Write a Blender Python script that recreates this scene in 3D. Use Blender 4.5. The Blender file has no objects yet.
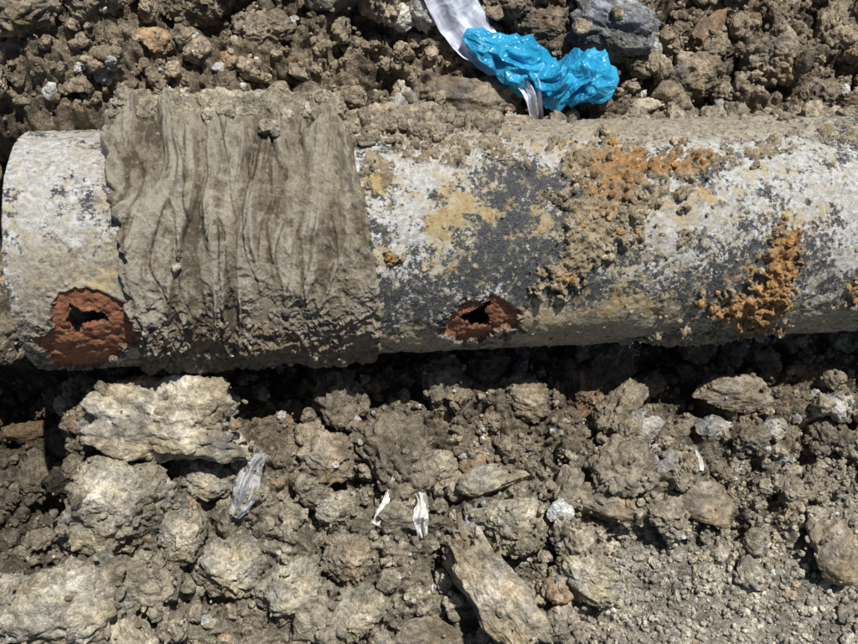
import bpy, bmesh, math, numpy as np, time
T0=time.time()
rng=np.random.default_rng(11)
# ------------------------------------------------------------ noise
M=4095
perm=np.random.default_rng(1).permutation(M+1).astype(np.int32)
_g=np.random.default_rng(2).normal(size=(M+1,3)); _g/=np.linalg.norm(_g,axis=1)[:,None]; grad=_g.astype(np.float32)
def pn(p,seed=0):
    p=np.asarray(p,dtype=np.float32)+np.float32(seed*17.31)
    i=np.floor(p).astype(np.int32); f=p-i; w=f*f*f*(f*(f*6-15)+10)
    out=0
    for dx in (0,1):
        a=perm[(i[:,0]+dx)&M]; wx=w[:,0] if dx else 1-w[:,0]
        for dy in (0,1):
            b=perm[(a+i[:,1]+dy)&M]; wy=w[:,1] if dy else 1-w[:,1]
            for dz in (0,1):
                g=grad[perm[(b+i[:,2]+dz)&M]]; wz=w[:,2] if dz else 1-w[:,2]
                d=g[:,0]*(f[:,0]-dx)+g[:,1]*(f[:,1]-dy)+g[:,2]*(f[:,2]-dz)
                out=out+d*wx*wy*wz
    return out*1.5
def fbm(p,o=4,seed=0,gain=.5,lac=2.03):
    s=0;a=1.
    for k in range(o):
        s=s+a*pn(p*(lac**k),seed+k*3); a*=gain
    return s
def billow(p,o=4,seed=0,gain=.5):
    s=0;a=1.
    for k in range(o):
        s=s+a*(0.35-np.abs(pn(p*(2.03**k),seed+k*3))); a*=gain
    return s
def ss(a,b,x):
    t=np.clip((x-a)/(b-a),0,1); return t*t*(3-2*t)
# ------------------------------------------------------------ mesh helper
def mk(name,V,F,col=None,mat=None,smooth=True,parent=None,extra=None):
    V=np.asarray(V,np.float32);F=np.asarray(F,np.int32);k=F.shape[1]
    me=bpy.data.meshes.new(name)
    me.vertices.add(len(V)); me.vertices.foreach_set('co',V.ravel())
    me.loops.add(F.size); me.loops.foreach_set('vertex_index',F.ravel())
    me.polygons.add(len(F)); me.polygons.foreach_set('loop_start',np.arange(len(F),dtype=np.int32)*k)
    me.update(calc_edges=True)
    if isinstance(smooth,np.ndarray): me.polygons.foreach_set('use_smooth',smooth.astype(bool))
    else: me.polygons.foreach_set('use_smooth',np.full(len(F),smooth))
    for nm,c in ([('Col',col)] if col is not None else [])+(extra or []):
        a=me.color_attributes.new(nm,'FLOAT_COLOR','POINT')
        c=np.asarray(c,np.float32)
        if c.shape[1]==3: c=np.hstack([c,np.ones((len(c),1),np.float32)])
        a.data.foreach_set('color',c.ravel())
    me.update()
    ob=bpy.data.objects.new(name,me); bpy.context.scene.collection.objects.link(ob)
    if mat: me.materials.append(mat)
    if parent: ob.parent=parent
    return ob
def gridF(n,m,wrap=False):
    i=np.arange(n-1)[:,None]; j=np.arange(m if wrap else m-1)[None,:]; j2=(j+1)%m
    return np.stack([i*m+j,(i+1)*m+j,(i+1)*m+j2,i*m+j2],-1).reshape(-1,4)
# ------------------------------------------------------------ node helper
class NT:
    def __init__(s,name):
        s.m=bpy.data.materials.new(name); s.m.use_nodes=True; s.t=s.m.node_tree; s.n=s.t.nodes
        s.b=s.n['Principled BSDF']; s.tc=s.n.new('ShaderNodeTexCoord')
    def link(s,a,b): s.t.links.new(a,b)
    def setin(s,sock,v):
        if isinstance(v,(int,float)): sock.default_value=v
        elif isinstance(v,tuple): sock.default_value=(*v,1) if len(v)==3 and sock.type=='RGBA' else v
        else: s.link(v,sock)
    def noise(s,scale,detail=6,rough=.6,vec=None,dist=0):
        n=s.n.new('ShaderNodeTexNoise'); n.inputs['Scale'].default_value=scale; n.inputs['Detail'].default_value=detail
        n.inputs['Roughness'].default_value=rough; n.inputs['Distortion'].default_value=dist
        s.link(vec or s.tc.outputs['Object'],n.inputs['Vector']); return n.outputs['Fac']
    def vor(s,scale,vec=None,out='Distance'):
        n=s.n.new('ShaderNodeTexVoronoi'); n.inputs['Scale'].default_value=scale
        s.link(vec or s.tc.outputs['Object'],n.inputs['Vector']); return n.outputs[out]
    def mapv(s,scale,rot=(0,0,0)):
        n=s.n.new('ShaderNodeMapping'); n.inputs['Scale'].default_value=scale; n.inputs['Rotation'].default_value=rot
        s.link(s.tc.outputs['Object'],n.inputs['Vector']); return n.outputs[0]
    def math(s,op,a,b=0.,c=0.):
        n=s.n.new('ShaderNodeMath'); n.operation=op
        for i,v in enumerate((a,b,c)): s.setin(n.inputs[i],v)
        return n.outputs[0]
    def rng(s,x,a,b,c=0.,d=1.):
        n=s.n.new('ShaderNodeMapRange'); n.interpolation_type='SMOOTHSTEP'
        s.setin(n.inputs[0],x)
        for i,v in enumerate((a,b,c,d)): n.inputs[i+1].default_value=v
        return n.outputs[0]
    def mix(s,f,a,b,mode='MIX'):
        n=s.n.new('ShaderNodeMix'); n.data_type='RGBA'; n.blend_type=mode
        s.setin(n.inputs[0],f); s.setin(n.inputs[6],a); s.setin(n.inputs[7],b); return n.outputs[2]
    def attr(s,name):
        n=s.n.new('ShaderNodeAttribute'); n.attribute_name=name
        q=s.n.new('ShaderNodeSeparateColor'); s.link(n.outputs['Color'],q.inputs[0])
        return n.outputs['Color'],q.outputs[0],q.outputs[1],q.outputs[2],n.outputs['Alpha']
    def bump(s,h,dist,strength=1.,prev=None):
        n=s.n.new('ShaderNodeBump'); n.inputs['Distance'].default_value=dist; n.inputs['Strength'].default_value=strength
        s.setin(n.inputs['Height'],h)
        if prev: s.link(prev,n.inputs['Normal'])
        return n.outputs[0]
    def fin(s,col,rough,nrm=None,spec=.25):
        s.setin(s.b.inputs['Base Color'],col); s.setin(s.b.inputs['Roughness'],rough)
        s.b.inputs['Specular IOR Level'].default_value=spec
        if nrm: s.link(nrm,s.b.inputs['Normal'])
        return s.m
def soil_mat(name,bd=.004,grit=1.):
    t=NT(name); c=t.attr('Col')[0]
    n1=t.noise(28,5,.6); n2=t.noise(150,6,.65); n3=t.noise(800,3,.6)
    f=t.math('MULTIPLY',t.rng(n1,.3,.7,.64,1.36),t.rng(n2,.3,.7,.56,1.44))
    f=t.math('MULTIPLY',f,t.rng(n3,.3,.7,.82,1.18))
    g=t.n.new('ShaderNodeCombineColor')
    for i in range(3): t.link(f,g.inputs[i])
    col=t.mix(1.,c,g.outputs[0],'MULTIPLY')
    col=t.mix(t.math('MULTIPLY',t.rng(t.noise(60,4,.6,dist=.6),.58,.76),.35),col,(.29,.185,.09))      # ochre clay
    col=t.mix(t.math('MULTIPLY',t.rng(t.vor(240),.17,.06),.5*grit),col,(.56,.54,.49))   # pale grit
    h=t.math('ADD',t.noise(85,8,.62),t.math('MULTIPLY',t.vor(330),.25))
    nb=t.bump(h,bd); nb=t.bump(n3,bd*.2,1.,nb)
    return t.fin(col,.93,nb,.15)
mat_soil=soil_mat('dry_clay_soil',.009)
mat_rock=soil_mat('clod_surface',.0065)
mat_stone=soil_mat('dusty_stone',.0045,.7)
# ------------------------------------------------------------ terrain heights
R=.112
YAW=math.radians(3.9); SL=.1
def pipe_axis(x): return x*math.tan(YAW), .12-SL*x
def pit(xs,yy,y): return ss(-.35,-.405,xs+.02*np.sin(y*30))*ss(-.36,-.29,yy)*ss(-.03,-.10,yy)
def gbase(x,y):
    xs=np.clip(x,-.8,.8); yy=y-xs*math.tan(YAW)
    h=-SL*xs
    back=.12+.03*ss(.1,-.3,xs)
    h=h+back*ss(.055,.125,yy)+.05*ss(.15,.45,yy)
    h=h+.03*ss(-.09,-.22,yy)-.012*ss(-.06,-.1,yy)*ss(-.15,-.11,yy)
    h=h-.16*pit(xs,yy,y)
    return h
def sand(x,y):   # fine gravel apron, front right
    return ss(-.27,-.33,y-.12*(x-.2)+.03*np.sin(x*23))*ss(.12,.22,x)
def gh(x,y,hollow_shade=False):
    sh=x.shape; x=x.ravel();y=y.ravel()
    p=np.stack([x,y,x*0],1)
    core=ss(2.,.8,np.abs(x))*ss(2.,.8,np.abs(y)); s=sand(x,y)
    loc=fbm(p*12,2,15)*.034*(1-s)+billow(p*24,3,9)*.036*(1-.8*s)
    h=gbase(x,y)+fbm(p*6,2,5)*.022
    h=h+core*(loc+billow(p*85,4,3)*.011*(1-.6*s)+fbm(p*330,2,4)*.0014)
    if hollow_shade: return h.reshape(sh),loc.reshape(sh)  # local relief also returned, for the shade painted into the ground colour
    return h.reshape(sh)
def soilcol(x,y,zz=None):
    x=np.asarray(x,float);y=np.asarray(y,float);xs=np.clip(x,-.8,.8);yy=y-xs*math.tan(YAW)
    c1=np.array([.375,.325,.242]);c2=np.array([.31,.25,.175]);c3=np.array([.235,.188,.13]);c4=np.array([.50,.455,.365])
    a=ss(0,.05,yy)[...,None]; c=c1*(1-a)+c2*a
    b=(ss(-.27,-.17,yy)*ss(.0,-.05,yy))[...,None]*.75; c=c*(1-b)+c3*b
    c=c*(1-.5*pit(xs,yy,y)[...,None])  # painted shade: soil and rubble colour darkened inside the pit
    s=sand(x,y)[...,None]*.85; return c*(1-s)+c4*s
def stretch(a,b,st,far):
    core=np.arange(a,b,st); o=[];d=st;v=b
    while v<far: d*=1.25; v+=d; o.append(v)
    i=[];d=st;v=a
    while v>-far: d*=1.25; v-=d; i.append(v)
    return np.concatenate([i[::-1],core,o])
gx=stretch(-.62,.64,.0016,80);gy=stretch(-.50,.46,.0016,80)
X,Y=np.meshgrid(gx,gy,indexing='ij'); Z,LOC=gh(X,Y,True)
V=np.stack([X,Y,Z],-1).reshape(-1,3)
mk('ground',V,gridF(len(gx),len(gy)),soilcol(V[:,0],V[:,1])*(.55+.35*ss(-.012,.014,LOC.ravel()))[:,None],mat_soil)  # vertex colour darkened in the hollows to imitate crevice shade
# ------------------------------------------------------------ pile height map
HS=.002; hx=np.arange(-1.0,1.0,HS);hy=np.arange(-.8,.8,HS)
HX,HY=np.meshgrid(hx,hy,indexing='ij'); H=gh(HX,HY); BUSY=np.zeros(H.shape,bool)
def hidx(x,y): return int(np.clip((x+1.0)/HS,0,len(hx)-1)),int(np.clip((y+.8)/HS,0,len(hy)-1))
def hget(x,y,r=0):
    i,j=hidx(x,y); k=max(0,int(r*.5/HS))
    return H[max(0,i-k):i+k+1,max(0,j-k):j+k+1].mean()
def hput(x,y,r,z,hz,busy=False,lim=.8):
    i,j=hidx(x,y);k=int(r/HS)+1
    a,b,c,d=max(0,i-k),i+k+1,max(0,j-k),j+k+1
    dd=((HX[a:b,c:d]-x)**2+(HY[a:b,c:d]-y)**2)/(r*r)
    top=z+hz*np.sqrt(np.clip(1-dd,0,1)); H[a:b,c:d]=np.where(dd<1,np.maximum(H[a:b,c:d],top),H[a:b,c:d])
    if busy: BUSY[a:b,c:d]|=dd<lim
# ------------------------------------------------------------ rocks
ICO={}
for L in (2,3,4,5,6):
    bm=bmesh.new(); bmesh.ops.create_icosphere(bm,subdivisions=L,radius=1)
    bm.verts.ensure_lookup_table()
    ICO[L]=(np.array([v.co for v in bm.verts],np.float32),np.array([[v.index for v in f.verts] for f in bm.faces],np.int32)); bm.free()
def rock(L,npl=9,rough=.2,freq=1.6,lo=.55,hi=.95,oc=4,seed=None,lump=.5,gain=.5,blocky=False):
    P=ICO[L][0]; s=rng.integers(0,900) if seed is None else seed
    wp=P+(.24 if blocky else .15)*np.stack([fbm(P*1.7,2,int(s)+k) for k in (1,2,3)],1)
    r=np.ones(len(P),np.float32)
    N=[]
    if blocky:
        for v in ((1,0,0),(-1,0,0),(0,1,0),(0,-1,0),(0,0,1),(0,0,-1)):
            v=np.array(v)+rng.normal(size=3)*.16; N.append((v/np.linalg.norm(v),rng.uniform(.55,.68)))
        npl=5
    for _ in range(npl):
        n=rng.normal(size=3);n/=np.linalg.norm(n);N.append((n,rng.uniform(lo,hi)))
    for n,d in N:
        dt=wp@n; r=np.minimum(r,np.where(dt>.05,d/np.maximum(dt,.05),9))
    Q=P*r[:,None]
    dsp=(1-lump)*fbm(Q*freq,oc,int(s),gain)+lump*billow(Q*freq*1.5,oc,int(s)+5,gain)*1.3
    return Q+P*(dsp*rough)[:,None]
def rotm(yaw,tx,ty):
    c,s=math.cos(yaw),math.sin(yaw);Rz=np.array([[c,-s,0],[s,c,0],[0,0,1]])
    c,s=math.cos(tx),math.sin(tx);Rx=np.array([[1,0,0],[0,c,-s],[0,s,c]])
    c,s=math.cos(ty),math.sin(ty);Ry=np.array([[c,0,s],[0,1,0],[-s,0,c]])
    return Rz@Rx@Ry
def clear_pipe(x,y,z,r,k=.75):
    ya,za=pipe_axis(x)
    if x<-.39-r: return True
    rr=R+ (.016 if x<-.04 else .002)
    return math.hypot(y-ya,z-za)>rr+k*r
TAN=(.46,.405,.30);GRY=(.38,.355,.31);BRN=(.30,.245,.175);LGT=(.56,.54,.48);DRK=(.19,.15,.11);OLV=(.395,.35,.262);RED=(.28,.195,.13)
F=lambda u,v:((u-429)*1.05,-146-(v-400)*1.03)
B=lambda u,v:((u-429)*1.0,139+(100-v)*1.1)
# name, centre, half length / width / height (mm), yaw, kind, colour, extra height of the seat in mm
heroes=[
 ('stone_block',F(190,426),86,46,44,-3,'b',(.40,.345,.25),24),
 ('clay_clod',F(140,512),66,50,44,10,'c',OLV,8),
 ('clay_clod',F(115,604),80,54,48,20,'c',OLV,8),
 ('slanted_stone',F(490,596),32,80,40,34,'b',(.37,.315,.23),16),
 ('clay_clod',F(512,528),38,34,28,0,'c',OLV),
 ('clay_clod',F(580,578),38,28,26,-25,'c',TAN,6),
 ('brown_stone',F(705,505),38,26,24,-12,'s',BRN,8),
 ('flat_stone',F(606,508),38,19,16,-20,'s',BRN,6),
 ('brown_stone',F(636,434),28,22,18,-10,'s',GRY,6),
 ('brown_stone',F(742,396),48,22,20,2,'s',BRN,8),
 ('grey_stone',F(848,410),18,20,15,0,'s',GRY,6),
 ('brown_stone',F(833,552),30,40,27,15,'s',BRN,6),
 ('grey_stone',F(774,432),17,14,12,0,'s',GRY,5),
 ('white_stone',F(551,516),15,13,11,0,'s',(.70,.68,.64),12),
 ('clay_clod',F(522,404),32,30,24,0,'c',BRN),
 ('clay_clod',F(592,392),28,34,25,0,'c',RED),
 ('clay_clod',F(446,394),32,36,26,0,'c',BRN),
 ('flat_stone',F(492,486),40,17,14,12,'s',TAN,8),
 ('clay_clod',F(240,565),42,34,30,0,'c',OLV),
 ('clay_clod',F(305,592),42,36,30,30,'c',OLV),
 ('clay_clod',F(362,610),36,30,24,30,'c',OLV),
 ('brown_stone',F(425,634),38,20,18,-5,'s',BRN),
 ('clay_clod',F(215,484),38,26,24,0,'c',OLV),
 ('clay_clod',F(60,600),36,32,30,0,'c',OLV),
 ('clay_clod',F(335,465),32,28,24,0,'c',BRN),
 ('clay_clod',F(355,560),30,30,24,0,'c',BRN),
 ('brown_stone',F(720,430),20,15,12,0,'s',GRY,4),
 ('brown_stone',F(660,470),18,10,9,60,'s',GRY,4),
 ('clay_clod',F(440,470),22,18,14,10,'c',TAN),
 ('clay_clod',F(345,515),26,22,18,10,'c',OLV),
 ('clay_clod',F(205,540),26,30,24,10,'c',OLV),
 ('clay_clod',F(395,440),24,20,16,10,'c',BRN),
 ('clay_clod',F(660,380),22,18,14,10,'c',BRN),
 ('brown_stone',F(800,475),14,10,9,10,'s',TAN,4),
 ('grey_boulder',B(612,30),50,38,30,-20,'b',(.23,.23,.235)),
 ('clay_clod',B(790,48),40,34,30,0,'c',BRN),
 ('clay_clod',B(478,98),62,26,26,-4,'s',(.19,.155,.115)),
 ('grey_stone',B(332,14),40,26,24,-15,'s',(.27,.26,.24)),
 ('grey_stone',B(400,36),17,13,12,-15,'s',LGT,6),
 ('clay_clod',B(60,62),38,30,28,0,'c',BRN),
 ('clay_clod',B(125,45),34,32,28,0,'c',(.34,.29,.22)),
 ('clay_clod',B(200,30),38,28,28,0,'c',BRN),
 ('clay_clod',B(265,50),34,24,24,0,'c',BRN),
 ('clay_clod',B(20,20),38,32,28,0,'c',BRN),
 ('clay_clod',B(545,25),34,24,22,0,'c',DRK),
 ('clay_clod',B(700,70),38,28,26,0,'c',BRN),
 ('flat_stone',B(640,112),36,10,12,6,'s',TAN),
 ('clay_clod',B(845,85),30,24,22,0,'c',BRN),
 ('clay_clod',B(720,20),14,34,14,-30,'s',RED),
]
for nm,(x,y),a,b,c,yaw,k,col,*ex in heroes:
    x*=.001;y*=.001;a*=.001;b*=.001;c*=.001
    z=hget(x,y,min(a,b))+c*.45+(ex[0]*.001 if ex else 0)
    if k=='c': Q=rock(6,14,.33,1.7,.6,.95,7,lump=.6,gain=.55)
    elif k=='b': Q=rock(6,4,.20,2.,.68,.92,7,lump=.5,gain=.6,blocky=True)
    else: Q=rock(6,13,.11,1.6,.5,.9,7,lump=.3,gain=.57)
    m=np.abs(Q).max(0); Q=Q/m
    tl=(-.1,.1) if k!='b' else (.15,.25)
    Q=(Q*np.array([a,b,c]))@rotm(math.radians(yaw),rng.uniform(*tl),rng.uniform(-.1,.1)).T
    ya,za=pipe_axis(x)
    n=0
    while not clear_pipe(x,y,z,min(b,c)) and n<40:
        y+= -.003 if y<ya else .003; n+=1
    W=Q+np.array([x,y,z]); col=np.array(col)
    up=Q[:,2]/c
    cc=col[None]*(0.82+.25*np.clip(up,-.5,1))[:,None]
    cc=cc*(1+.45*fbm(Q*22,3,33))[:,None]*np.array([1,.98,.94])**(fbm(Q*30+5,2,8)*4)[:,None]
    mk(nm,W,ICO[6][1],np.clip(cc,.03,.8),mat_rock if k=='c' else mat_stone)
    cx_,cy_=math.cos(math.radians(yaw)),math.sin(math.radians(yaw))
    if b>a: (lx,ly,la,lb)=(-cy_,cx_,b,a)
    else: (lx,ly,la,lb)=(cx_,cy_,a,b)
    for q in ((-.5,0,.5) if la>1.5*lb else (0,)):
        hput(x+lx*q*la,y+ly*q*la,lb*(1. if la>1.5*lb else 1.15),z,c*.75,True,.9)
print('heroes',time.time()-T0)
LIB={L:[] for L in (2,3,4,5)}
for L,n in ((5,48),(4,48),(3,39),(2,30)):
    for q in range(n):
        if q%3==0: Q=rock(L,12,.09,1.6,.48,.88,min(5,L),lump=.3)
        elif q%3==1: Q=rock(L,12,.25,1.6,.55,.92,min(6,L+1),lump=.55,gain=.55)
        else: Q=rock(L,10,.40,1.8,.6,.95,min(6,L+1),lump=.6,gain=.58)
        LIB[L].append(Q)
def add(L,Q,pos,r,asp,rm,col,store):
    W=(Q*(r*np.array(asp)))@rm.T+pos
    store['V'].append(W.astype(np.float32));store['F'].append(ICO[L][1]+store['o']);store['o']+=len(W)
    store['C'].append(np.repeat(np.array(col,np.float32)[None],len(W),0));store['S'].append(np.full(len(ICO[L][1]),L>=4))
def store(): return dict(V=[],F=[],C=[],S=[],o=0)
def flush(name,st,mat,parent=None):
    return mk(name,np.concatenate(st['V']),np.concatenate(st['F']),np.concatenate(st['C']),mat,np.concatenate(st['S']),parent)
def rcol(x,y,r):
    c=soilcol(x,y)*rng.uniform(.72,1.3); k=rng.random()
    if k<.06: c=np.array([.46,.445,.41])*rng.uniform(.7,1.2) if r<.018 else c*.8
    elif k<.13: c=c*.55
    elif k<.17: c=c*np.array([1.05,.88,.75])
    elif k<.185 and r<.012: c=np.array([.65,.63,.58])
    return c
def scatter(st,n,rlo,rhi,L,x0,x1,y0,y1,psand,sink,pw=1.6,pbusy=.1):
    for _ in range(n):
        x=rng.uniform(x0,x1);y=rng.uniform(y0,y1)
        s=float(sand(np.array(x),np.array(y)))
        if rng.random()<s*(1-psand): continue
        if BUSY[hidx(x,y)] and rng.random()>pbusy: continue
        r=rlo+(rhi-rlo)*rng.random()**pw
        asp=(1,rng.uniform(.6,1),rng.uniform(.55,.95))
        z=hget(x,y,r)+r*asp[2]*sink
        if not clear_pipe(x,y,z,r*.8): continue
        lib=LIB[L]; q=rng.integers(len(lib))
        if q%3==0 and rng.random()<.45: q+=2      # mostly crumbly clods, some clean stones
        add(L,lib[q%len(lib)],np.array([x,y,z]),r,asp,rotm(rng.uniform(0,6.28),rng.normal()*.5,rng.normal()*.5),rcol(x,y,r),st)
        if r>.003: hput(x,y,r*.85,z,r*asp[2]*.7,r>.018)
st=store()
scatter(st,440,.018,.042,5,-.75,.75,-.6,.6,.02,.45,2.0,0.03)
scatter(st,1700,.009,.018,4,-.7,.7,-.56,.5,.10,.4,1.6,.07)
scatter(st,4800,.0045,.009,3,-.66,.66,-.52,.46,.4,.3,1.6,.09)
scatter(st,14000,.0014,.0045,2,-.6,.6,-.48,.42,1.,.35,1.8,.22)
scatter(st,5000,.0014,.005,2,.08,.6,-.48,-.2,1.,.35,2.2,.08)
flush('soil_rubble',st,mat_rock)
print('rubble',time.time()-T0)
# ------------------------------------------------------------ pipe
pipe=bpy.data.objects.new('corroded_steel_pipe',None); bpy.context.scene.collection.objects.link(pipe)
ax=np.array([math.cos(YAW),math.sin(YAW),-SL]);ax/=np.linalg.norm(ax)
up=np.array([0,0,1.])-ax[2]*ax;up/=np.linalg.norm(up);fr=-np.cross(up,ax)
P0=np.array([0,0,.12]); PHI0=.29
def tow(x,phi,rad): return P0+x[...,None]*ax+rad[...,None]*(np.cos(phi)[...,None]*up+np.sin(phi)[...,None]*fr)
def sheet(x,phi):   # unrolled drawing coordinates (mm) of the visible flank
    f=phi-PHI0; d=.95+.1*x-R*np.cos(f); U=429+950*x/d; Vv=239-.033*(U-429)+950*R*np.sin(f)/d
    return U,Vv,np.cos(f)>-.2
def ux(u,phi):
    k=(u-429)/950.; return k*(.95-R*np.cos(phi-PHI0))/(1-.1*k)
def polyd(U,Vv,poly):
    p=np.array(poly,float);d=np.full(U.shape,1e9);ins=np.zeros(U.shape,bool)
    for a,b in zip(p,np.roll(p,-1,0)):
        e=b-a;t=np.clip(((U-a[0])*e[0]+(Vv-a[1])*e[1])/(e@e),0,1)
        d=np.minimum(d,np.hypot(U-a[0]-t*e[0],Vv-a[1]-t*e[1]))
        c=((a[1]>Vv)!=(b[1]>Vv))&(U<(b[0]-a[0])*(Vv-a[1])/(b[1]-a[1]+1e-9)+a[0]); ins^=c
    return np.where(ins,d,-d)
def blobs(U,Vv,L):
    s=0
    for u,v,a,b,rot,amp in L:
        c,q=math.cos(math.radians(rot)),math.sin(math.radians(rot)); du=U-u;dv=Vv-v
        s=s+amp*np.exp(-((du*c+dv*q)/a)**2-((-du*q+dv*c)/b)**2)
    return s
xs=np.concatenate([np.arange(-.372,.56,.001),np.geomspace(.56,2.6,60)]); NP=660
ph=np.linspace(-math.pi,math.pi,NP,endpoint=False)
PX,PH=np.meshgrid(xs,ph,indexing='ij')
U,VV,vis=sheet(PX,PH); sh=U.shape
pp=np.stack([PX*1000,R*1000*np.cos(PH),R*1000*np.sin(PH)],-1).reshape(-1,3)
n40=fbm(pp/40,4,11).reshape(sh); n12=fbm(pp/12,4,21).reshape(sh); n4=fbm(pp/4,3,31).reshape(sh); b9=billow(pp/15,6,41,.62).reshape(sh)
jit=n12*12+n4*5
hole1=polyd(U+n12*3,VV+n4*2,[(50,305),(66,314),(78,311),(93,325),(70,331),(57,339),(50,324)])
hole2=polyd(U+n12*3,VV+n4*2,[(446,321),(464,312),(479,302),(473,318),(483,328),(462,333)])
rz1=polyd(U+jit,VV+jit*.6,[(38,294),(78,290),(128,314),(124,338),(92,370),(45,368),(18,342),(38,328)])
rz2=polyd(U+jit,VV+jit*.6,[(424,334),(445,306),(478,297),(494,305),(514,320),(494,336),(455,345)])
vz=np.where(vis,1.,0.)
rust=np.maximum(ss(-1.5,1.5,rz1),ss(-1.5,1.5,rz2))*vz
white=.34+blobs(U,VV,[(400,190,45,50,0,.36),(430,150,60,25,0,.32),(690,210,60,35,10,.42),(800,180,110,45,5,.40),(640,240,30,25,0,.3),(560,150,90,18,0,.32),(840,240,40,60,0,.25),(390,260,25,30,0,.2),(30,200,70,90,0,.42),(70,140,60,40,0,.2),
   (490,240,60,60,0,-.22),(560,290,60,30,0,-.15),(760,260,50,25,0,-.22),(700,300,60,25,0,-.15),(460,200,25,20,0,-.1),(690,175,40,15,0,-.25),(640,290,40,20,0,-.05),(380,320,30,40,0,-.15)])
white=np.where(vis,white,.2)
mudc_=[(590,205,40,40,0,1.0),(545,275,24,20,-35,.75),(615,165,40,14,0,.8),(700,165,60,11,-10,.6),(768,272,18,48,18,.95),(735,312,40,14,10,.75),(570,245,28,20,0,.6),(415,135,50,22,0,.5),(830,140,40,10,0,.5),(370,180,14,25,0,.5),(690,345,60,14,0,.5),(372,262,14,12,0,.5),(850,290,20,14,0,.55),(500,160,50,14,0,.35),(660,200,60,50,0,.2)]
mud=blobs(U,VV,mudc_)
mud=np.where(vis,mud,.2)+ (n40*.45+n12*.6+n4*.3)*(np.where(vis,mud,.2)>.08)
mudm=ss(.38,.56,mud)
dust=.28+blobs(U,VV,[(480,125,130,24,0,.6),(620,320,70,18,0,.6),(400,345,60,14,0,.5),(560,335,80,16,0,.6),(800,325,80,20,0,.5),(60,270,60,30,0,.4),(100,330,60,40,0,.5),(20,300,30,60,0,.35),(110,200,30,90,0,.3),(700,130,160,16,0,.5),(520,325,35,14,0,.4),(450,190,40,40,0,.2),(660,230,70,60,0,.22),(800,280,60,30,0,.15)])
dust=np.where(vis,dust,.55)
yel=.2+blobs(U,VV,[(430,230,28,44,0,.58),(465,205,30,20,0,.42),(372,262,14,10,0,.9),(520,322,34,18,0,.75),(610,285,34,28,0,.35),(650,220,34,24,0,.45),(535,215,28,28,0,.45),(85,285,40,14,0,.6),(790,225,30,18,0,.45),(560,150,70,16,0,.35),(700,200,34,12,0,.35),(730,290,24,24,0,.4),(850,300,20,14,0,.65),(365,185,14,14,0,.6),(640,310,70,16,0,.35),(400,335,30,16,0,.4),(760,180,40,14,0,.3)])
yel=np.where(vis,yel,.2)
orange=blobs(U,VV,[(768,270,24,54,18,1.),(735,312,44,18,10,.9),(660,165,64,16,0,.65),(600,190,40,34,0,.5),(545,275,24,20,0,.35),(372,262,14,12,0,.6),(850,290,22,16,0,.7)])
orange=np.where(vis,orange,.1)
disp=n40*.0014+n12*.0006+n4*.0003+ss(.45,.8,dust+n12*.5)*.0009
disp=disp+mudm*(.0005+.0068*np.clip(b9+.2,0,1.2)+.001*n4+.002*np.clip(mud-.6,0,1))
disp=disp-rust*.0032*(1-mudm)+rust*(n12*.001+n4*.0006)
disp=disp+.0012*np.exp(-((np.maximum(rz1,rz2)+3)/2.5)**2)*vz
rad=R+disp
W=tow(PX,PH,rad).reshape(-1,3)
Fq=gridF(len(xs),NP,True)
hm=((hole1>0)|(hole2>0))&vis; hv=hm.ravel()
keep=~(hv[Fq].sum(1)>=3)
Fk=Fq[keep]
a,b,c=W[Fk[0,0]],W[Fk[0,1]],W[Fk[0,2]]
cen=P0+((a-P0)@ax)*ax
if np.cross(b-a,c-b)@(a-cen)<0: Fk=Fk[:,::-1]
m1=np.stack([white,mudm,rust,yel],-1).reshape(-1,4); m2=np.stack([dust,orange,np.clip(.5+b9*.8,0,1)*mudm,white*0+1],-1).reshape(-1,4)
t=NT('bitumen_coated_steel')
_,aw,am,ar,ay=t.attr('M1'); _,ad,ao,ah,_y=t.attr('M2')
n1=t.noise(34,9,.72); n2=t.noise(230,7,.75); n3=t.noise(850,4,.7); n4s=t.noise(95,7,.72,dist=.5); n5=t.noise(62,8,.7)
def thr(v,a,na,b,nb,lo=.42,hi=.58):
    x=t.math('MULTIPLY_ADD',t.math('SUBTRACT',a,.5),na,v); x=t.math('MULTIPLY_ADD',t.math('SUBTRACT',b,.5),nb,x); return t.rng(x,lo,hi)
blk=t.mix(t.rng(n3,.38,.66),(.022,.024,.027),(.14,.14,.14))
blk=t.mix(t.math('MULTIPLY',t.rng(n4s,.48,.68),.5),blk,(.25,.235,.20))
wht=t.mix(t.rng(n2,.35,.65),(.42,.405,.37),(.80,.785,.74))
wht=t.mix(t.math('MULTIPLY',t.rng(n5,.47,.62),.5),wht,(.50,.42,.28))
wf=thr(aw,n1,2.6,n2,2.,.38,.60)
wf=t.math('MULTIPLY',wf,t.rng(n3,.30,.44,.45,1.))
col=t.mix(wf,blk,wht)
col=t.mix(t.math('MULTIPLY',thr(ad,n4s,1.9,n2,1.2,.40,.62),.85),col,t.mix(t.rng(n2,.3,.7),(.27,.22,.155),(.56,.49,.36)))
col=t.mix(t.math('MULTIPLY',thr(ay,n5,2.6,n2,1.4,.46,.70),.8),col,t.mix(t.rng(n1,.4,.6),(.56,.39,.16),(.60,.51,.34)))
mudc=t.mix(t.rng(n4s,.35,.65),(.28,.205,.12),(.54,.45,.30)); mudc=t.mix(t.math('MULTIPLY',thr(ao,n4s,2.2,n2,1.4,.36,.60),.85),mudc,t.mix(t.rng(n2,.35,.65),(.32,.14,.04),(.66,.37,.13)))
mudc=t.mix(t.rng(ah,.45,.2,0,.45),mudc,(.13,.085,.05))
col=t.mix(thr(am,n2,.7,n4s,.5),col,mudc)
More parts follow.
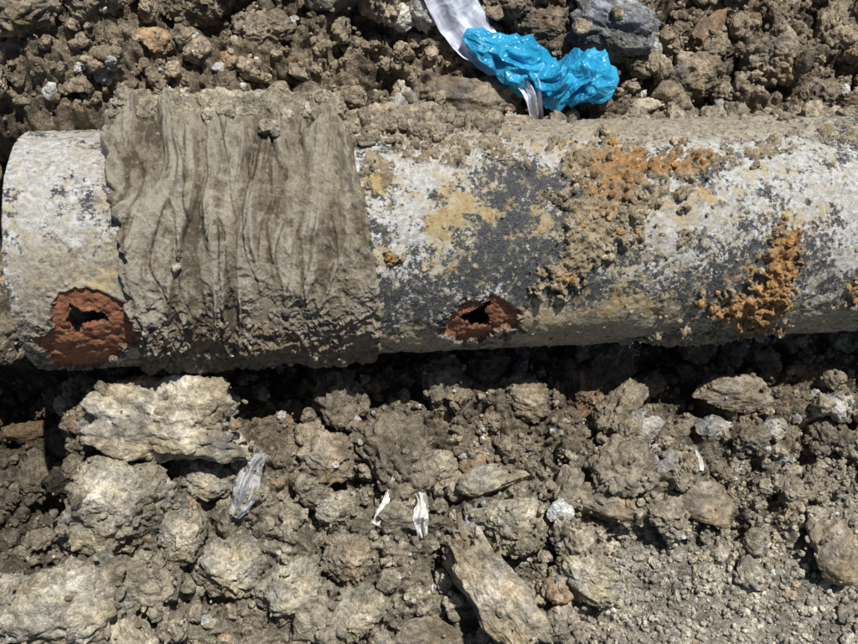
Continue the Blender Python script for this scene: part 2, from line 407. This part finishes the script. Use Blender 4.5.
rc=t.mix(t.rng(n4s,.35,.65),(.20,.075,.038),(.44,.17,.085)); rc=t.mix(t.rng(n2,.52,.7),rc,(.52,.29,.16)); rc=t.mix(t.rng(n5,.52,.62,0,.5),rc,(.28,.18,.11))
col=t.mix(ar,col,rc)
nb=t.bump(n4s,.002); nb=t.bump(n2,.0022,1.,nb); nb=t.bump(n3,.0008,1.,nb)
mat_pipe=t.fin(col,t.rng(n2,.3,.7,.42,.78),nb,.45)
shell=mk('pipe_shell',W,Fk,None,mat_pipe,True,pipe,[('M1',m1),('M2',m2)])
so=shell.modifiers.new('wall','SOLIDIFY'); so.thickness=.006; so.offset=-1; so.use_even_offset=False
# ------------------------------------------------------------ wrap sleeve
NX=330;NS=640
tt=np.linspace(0,1,NX);ps=np.linspace(-math.pi,math.pi,NS,endpoint=False)
TT,PS=np.meshgrid(tt,ps,indexing='ij')
f=np.clip(PS-PHI0,-1.5,1.5); sv=np.sin(f)
lu=np.interp(sv,[-1,-.8,-.4,0,.4,.75,1],[128,104,100,106,113,128,134]); ru=np.interp(sv,[-1,-.8,-.3,.2,.6,.9,1],[318,342,352,359,366,370,371])
q=np.stack([np.zeros(PS.size),np.cos(PS).ravel()*3.5,np.sin(PS).ravel()*3.5],1)
lu=lu+fbm(q*2.2,5,51,.6).reshape(PS.shape)*9; ru=ru+fbm(q*3+9,4,61).reshape(PS.shape)*4
xl,xr=ux(lu,PS),ux(ru,PS); SX=xl+(xr-xl)*TT
arc=PS*R*1000; mm=SX*1000
e=np.clip(np.minimum(TT,1-TT)/.012,0,1)
P3=lambda a,b,k=0:np.stack([a,b,mm*0+k],-1).reshape(-1,3)
warp=fbm(P3(mm/100,arc/150),3,71,.42).reshape(mm.shape)
sx=mm+warp*20+arc*.16
g1=pn(P3(sx/17,arc/150),81).reshape(mm.shape)
g2=pn(P3((sx+2.5*pn(P3(mm/20,arc/30),5).reshape(mm.shape))/7,arc/85,3),91).reshape(mm.shape)
g3=pn(P3((sx-arc*.25)/12,arc/100,6),92).reshape(mm.shape)
pres=ss(-.15,.3,fbm(P3(mm/45,arc/80,12),3,77).reshape(mm.shape))
pl=np.stack([mm,R*1000*np.cos(PS),R*1000*np.sin(PS)],-1).reshape(-1,3)
lump=fbm(pl/38,3,95).reshape(mm.shape); gr=billow(pl/12+fbm(pl/20,2,3)[:,None]*.4,6,97,.65).reshape(mm.shape); gf=fbm(pl/2.2,2,99).reshape(mm.shape)
U2=429+950*SX/(.95+.1*SX-R*np.cos(f))
fold=(.28+.55*ss(290,180,U2)+.5*pres)*(.3+.75*ss(.85,.2,sv))
off=.007-.003*ss(0,.9,sv)+.018*ss(-.4,-1.,sv)+lump*.006
r1=ss(.2,0,np.abs(g1)); r2=ss(.16,0,np.abs(g2)); r3=ss(.10,0,np.abs(g3))
off=off+fold*(r1*.0055*(.3+pres)+g1*.007-r2*.0018*pres-r3*.0030+g2*.0010)+.0066*gr*(.32+.6*ss(.15,.75,sv)+.5*ss(-.4,-.8,sv))+gf*.0006
off=off+.006*np.exp(-((TT-.965)/.02)**2)*ss(.6,-.5,sv)
SR=R+np.maximum(off,.003)*(.08+.92*np.sqrt(e))
SR=np.where(e<=0,R-.001,SR)
WS=tow(SX,PS,SR).reshape(-1,3)
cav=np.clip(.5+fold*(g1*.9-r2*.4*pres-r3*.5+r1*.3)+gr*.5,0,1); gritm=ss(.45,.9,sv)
t=NT('muddy_wrap')
_,ac,ag,_a,_b=t.attr('M1')
mp=t.mapv((1,.14,.14)); n1=t.noise(75,7,.65,mp,.4); n2=t.noise(210,7,.7); n3=t.noise(850,4,.65); n4=t.noise(20,5,.6); n5=t.noise(75,7,.7)
col=t.mix(t.rng(n1,.36,.64),(.18,.142,.092),(.42,.36,.26))
col=t.mix(t.rng(n4,.42,.62,0,.5),col,(.42,.37,.275))
col=t.mix(t.rng(n5,.52,.68,0,.6),col,(.56,.50,.39)); col=t.mix(t.rng(n5,.46,.32,0,.55),col,(.18,.135,.085))
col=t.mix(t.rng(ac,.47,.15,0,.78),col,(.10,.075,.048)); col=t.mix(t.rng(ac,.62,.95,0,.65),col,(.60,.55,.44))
col=t.mix(t.rng(n2,.52,.7,0,.6),col,(.55,.49,.38)); col=t.mix(t.rng(n2,.42,.3,0,.5),col,(.13,.10,.065))
col=t.mix(t.math('MULTIPLY',ag,t.rng(n5,.40,.58,.1,.6)),col,(.36,.23,.115))
nb=t.bump(n1,.003); nb=t.bump(n5,.0035,1.,nb); nb=t.bump(n2,.0038,1.,nb); nb=t.bump(n3,.0013,1.,nb)
mat_wrap=t.fin(col,.74,nb,.32)
Fs=gridF(NX,NS,True)
if np.cross(WS[Fs[0,1]]-WS[Fs[0,0]],WS[Fs[0,2]]-WS[Fs[0,1]])@(WS[Fs[0,0]]-P0-((WS[Fs[0,0]]-P0)@ax)*ax)<0: Fs=Fs[:,::-1]
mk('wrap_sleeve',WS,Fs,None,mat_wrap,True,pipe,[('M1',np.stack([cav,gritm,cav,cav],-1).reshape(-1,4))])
# ------------------------------------------------------------ crumbs of soil stuck to the pipe
st=store()
def crumb(x,phi,r0,r,L,col,sink=.0):
    pos=P0+x*ax+(r0+r*sink)*(math.cos(phi)*up+math.sin(phi)*fr)
    lib=LIB[L];q=rng.integers(len(lib)); q=q+2 if q%3==0 else q
    add(L,lib[min(q,len(lib)-1)],pos,r,(1,rng.uniform(.6,1),rng.uniform(.6,1)),rotm(*rng.uniform(0,6.28,3)),col,st)
prob=np.where(vis,mudm*.3+.02+.3*blobs(U,VV,[(415,122,50,22,0,1)]),0); prob[PX>.6]=0
prob=np.where((U<366)&(U>98),0,prob)*(rust<.3)*(U>98)
pr=(prob/prob.sum()).ravel(); idx=rng.choice(len(pr),2200,p=pr)
for k in idx:
    r=.0007+.0045*rng.random()**5; u=U.ravel()[k]; o=orange.ravel()[k]; mk_=mudm.ravel()[k]
    if mk_<.2: r=.0006+.0024*rng.random()**3
    c=np.array([.48,.27,.10]) if rng.random()<o else np.array([.42,.35,.25])
    if o>.3 and rng.random()<.4: c=np.array([.34,.20,.09])
    crumb(PX.ravel()[k],PH.ravel()[k],rad.ravel()[k],r,3 if r>.0025 else 2,c*rng.uniform(.7,1.25))
ps_=np.clip(.04+.35*ss(.25,.8,sv)+1.6*ss(-.75,-1.,sv)*(np.abs(PS-PHI0)<2.2),0,3)*(np.abs(PS-PHI0)<2.2); ps_=(ps_/ps_.sum()).ravel()
for k in rng.choice(len(ps_),1300,p=ps_):
    b_=sv.ravel()[k]<-.6
    r=.0007+(.010 if b_ else .004)*rng.random()**5
    crumb(SX.ravel()[k],PS.ravel()[k],SR.ravel()[k],r,3 if r>.003 else 2,np.array([.42,.37,.28])*rng.uniform(.7,1.2))
for _ in range(850):
    nr=rng.random()<.7
    u=rng.normal(400,34) if nr else rng.uniform(430,900); phi=PHI0-abs(rng.normal(1.36,.2) if nr else rng.normal(1.52,.14))
    if u<345: continue
    r=.0015+.013*rng.random()**3; crumb(ux(u,phi),phi,R+rng.uniform(0,.008)*(u<480),r,4 if r>.005 else 3,np.array([.36,.30,.22])*rng.uniform(.7,1.2))
for _ in range(420):
    phi=PHI0-rng.uniform(1.1,1.9); u=rng.uniform(125,335)
    r=.003+.018*rng.random()**2.2; crumb(ux(u,phi),phi,R+.018,r,4 if r>.005 else 3,np.array([.38,.33,.24])*rng.uniform(.75,1.15))
flush('adhering_mud',st,mat_rock,pipe)
print('pipe',time.time()-T0)
# ------------------------------------------------------------ plastic
def film(name,color,rough,transl,bs=90,dirtv=.55,bd=.004):
    t=NT(name); n=t.noise(bs,4,.5,dist=1.); n2=t.noise(30,3,.5)
    dirt=t.rng(t.noise(90,6,.7),.56,.7,0,dirtv)
    col=t.mix(dirt,t.mix(t.rng(n2,.35,.65),color,tuple(min(1,c*1.3+.02) for c in color)),(.33,.27,.19))
    t.fin(col,rough,t.bump(n,bd),.5)
    tr=t.n.new('ShaderNodeBsdfTranslucent'); t.link(col,tr.inputs[0]); mx=t.n.new('ShaderNodeMixShader'); mx.inputs[0].default_value=transl
    t.link(t.b.outputs[0],mx.inputs[1]);t.link(tr.outputs[0],mx.inputs[2]);t.link(mx.outputs[0],t.n['Material Output'].inputs[0]); return t.m
mat_white=film('white_film',(.66,.68,.76),.4,.15,50,.25,.003); mat_blue=film('blue_film',(.02,.34,.58),.14,.2,80,.25,.005); mat_scrap=film('pale_scrap',(.70,.69,.65),.5,.15,90,.8)
def ribbon(name,pts,wid,mat,n=160,m=36,crump=.012,lift=.006,parent=None,seed=0,pleat=0.,pf=14):
    pts=np.array(pts,float)*.001; wid=np.array(wid)*.001; k=np.linspace(0,len(pts)-1,n); i=np.arange(len(pts))
    cx=np.interp(k,i,pts[:,0]);cy=np.interp(k,i,pts[:,1]);w=np.interp(k,i,wid)
    ker=np.ones(15)/15
    for _ in range(2): cx=np.convolve(np.pad(cx,7,'edge'),ker,'valid');cy=np.convolve(np.pad(cy,7,'edge'),ker,'valid')
    tx,ty=np.gradient(cx),np.gradient(cy);l=np.hypot(tx,ty)+1e-9;nx,ny=-ty/l,tx/l
    hz=np.array([max(hget(a,b,.01),*[hget(a+c*s*d,b+e*s*d,.004) for s in (-.5,-.25,.25,.5)]) for a,b,c,e,d in zip(cx,cy,nx,ny,w)])
    hz=np.convolve(np.pad(hz,10,'edge'),np.ones(21)/21,'valid')
    s=np.linspace(-.5,.5,m); K,S_=np.meshgrid(k,s,indexing='ij')
    q=np.stack([K*.8,S_*2.,K*0+seed],-1).reshape(-1,3)
    nz=fbm(q*1.3,3,seed+2).reshape(K.shape); nw=fbm(q*.8+7,3,seed+4).reshape(K.shape)
    ww=w[:,None]*(S_*(1+.25*nw)+.1*nw)
    z=hz[:,None]+lift+nz*crump+pleat*np.sin(S_*pf+nw*4+K*.4)
    Vv=np.stack([cx[:,None]+nx[:,None]*ww,cy[:,None]+ny[:,None]*ww,z],-1).reshape(-1,3)
    return mk(name,Vv,gridF(n,m),None,mat,True,parent)
def twist(name,pts,rads,mat,n=260,m=140,lift=.008,parent=None,seed=3):
    pts=np.array(pts,float)*.001;k=np.linspace(0,len(pts)-1,n);i=np.arange(len(pts))
    cx=np.interp(k,i,pts[:,0]);cy=np.interp(k,i,pts[:,1]);r=np.interp(k,i,np.array(rads)*.001)
    for _ in range(2): cx=np.convolve(np.pad(cx,8,'edge'),np.ones(17)/17,'valid');cy=np.convolve(np.pad(cy,8,'edge'),np.ones(17)/17,'valid')
    tx,ty=np.gradient(cx),np.gradient(cy);l=np.hypot(tx,ty)+1e-9;nx,ny=-ty/l,tx/l
    hz=np.array([hget(a,b,.02) for a,b in zip(cx,cy)]); hz=np.convolve(np.pad(hz,25,'edge'),np.ones(51)/51,'valid')
    th=np.linspace(0,2*math.pi,m,endpoint=False);K,TH=np.meshgrid(k,th,indexing='ij')
    # film crumples in crossing creases: ridged noise in true space around the twist
    q=np.stack([K*.8,np.cos(TH+K*.4)*.9,np.sin(TH+K*.4)*.9],-1).reshape(-1,3)
    q=q+.4*np.stack([pn(q*1.1,k_) for k_ in (41,42,43)],1)
    nz=fbm(q*1.0,2,seed).reshape(K.shape); rd=.3-np.abs(pn(q*1.4+3,seed+5)).reshape(K.shape); rx=.3-np.abs(pn(q*2.6,seed+9)).reshape(K.shape)
    rr=r[:,None]*(.92+.45*nz+.9*rd+.38*rx)
    rr=np.maximum(rr,.0015)
    u=rr*np.cos(TH);v=rr*np.sin(TH)*.7
    Vv=np.stack([cx[:,None]+nx[:,None]*u,cy[:,None]+ny[:,None]*u,hz[:,None]+lift+r[:,None]*.45+v],-1).reshape(-1,3)
    return mk(name,Vv,gridF(n,m,True),None,mat,True,parent)
bag=bpy.data.objects.new('plastic_bag',None); bpy.context.scene.collection.objects.link(bag)
ribbon('white_part',[B(402,-50),B(425,-10),B(449,25),B(474,50),B(504,70),B(528,94),B(544,124)],[60,50,50,42,30,22,12],mat_white,260,90,.008,.012,bag,4,.0035,14)
twist('blue_part',[B(462,46),B(490,60),B(518,74),B(545,84),B(566,90),B(588,98),B(610,108)],[5,14,25,18,27,23,8],mat_blue,parent=bag,lift=.034)
ribbon('paper_scrap',[F(378,532),F(386,515),F(392,495),F(396,480)],[7,8,6,4],mat_scrap,60,14,.006,.003,None,9)
ribbon('paper_scrap',[F(424,545),F(420,525),F(424,505),F(414,485),F(410,470)],[8,17,11,14,4],mat_scrap,80,24,.010,.004,None,14,.002,18)
ribbon('plastic_scrap',[F(698,478),F(700,465),F(699,452)],[4,5,3],mat_scrap,40,8,.002,.003,None,19)
ribbon('plastic_scrap',[F(248,525),F(262,500),F(266,478),F(276,460)],[10,26,20,12],film('grey_film',(.40,.40,.40),.3,.2,90,.8),80,30,.010,.004,None,27,.003,16)
# ------------------------------------------------------------ light, camera
sv3=np.array([.24,.34,.91]);sv3/=np.linalg.norm(sv3)
w=bpy.data.worlds.new('World');bpy.context.scene.world=w;w.use_nodes=True
sk=w.node_tree.nodes.new('ShaderNodeTexSky');sk.sky_type='NISHITA';sk.sun_disc=False
sk.sun_elevation=math.asin(sv3[2]);sk.sun_rotation=math.atan2(sv3[0],sv3[1])
bg=w.node_tree.nodes['Background'];bg.inputs[1].default_value=.05;w.node_tree.links.new(sk.outputs[0],bg.inputs[0])
sl=bpy.data.lights.new('sun','SUN');sl.energy=5.;sl.angle=math.radians(.5);sl.color=(1,.985,.95)
so=bpy.data.objects.new('sun',sl);bpy.context.scene.collection.objects.link(so)
from mathutils import Vector
so.rotation_euler=Vector(sv3).to_track_quat('Z','Y').to_euler();so.location=(1,2,5)
cam=bpy.data.cameras.new('camera');cam.lens=40;cam.sensor_width=36;cam.clip_start=.01;cam.clip_end=500
co=bpy.data.objects.new('camera',cam);bpy.context.scene.collection.objects.link(co)
co.location=(0,-.279,1.031);co.rotation_euler=(math.radians(12),0,0)
sc=bpy.context.scene;sc.camera=co;sc.view_settings.view_transform='Standard';sc.view_settings.look='None';sc.view_settings.exposure=0
print('done',time.time()-T0)
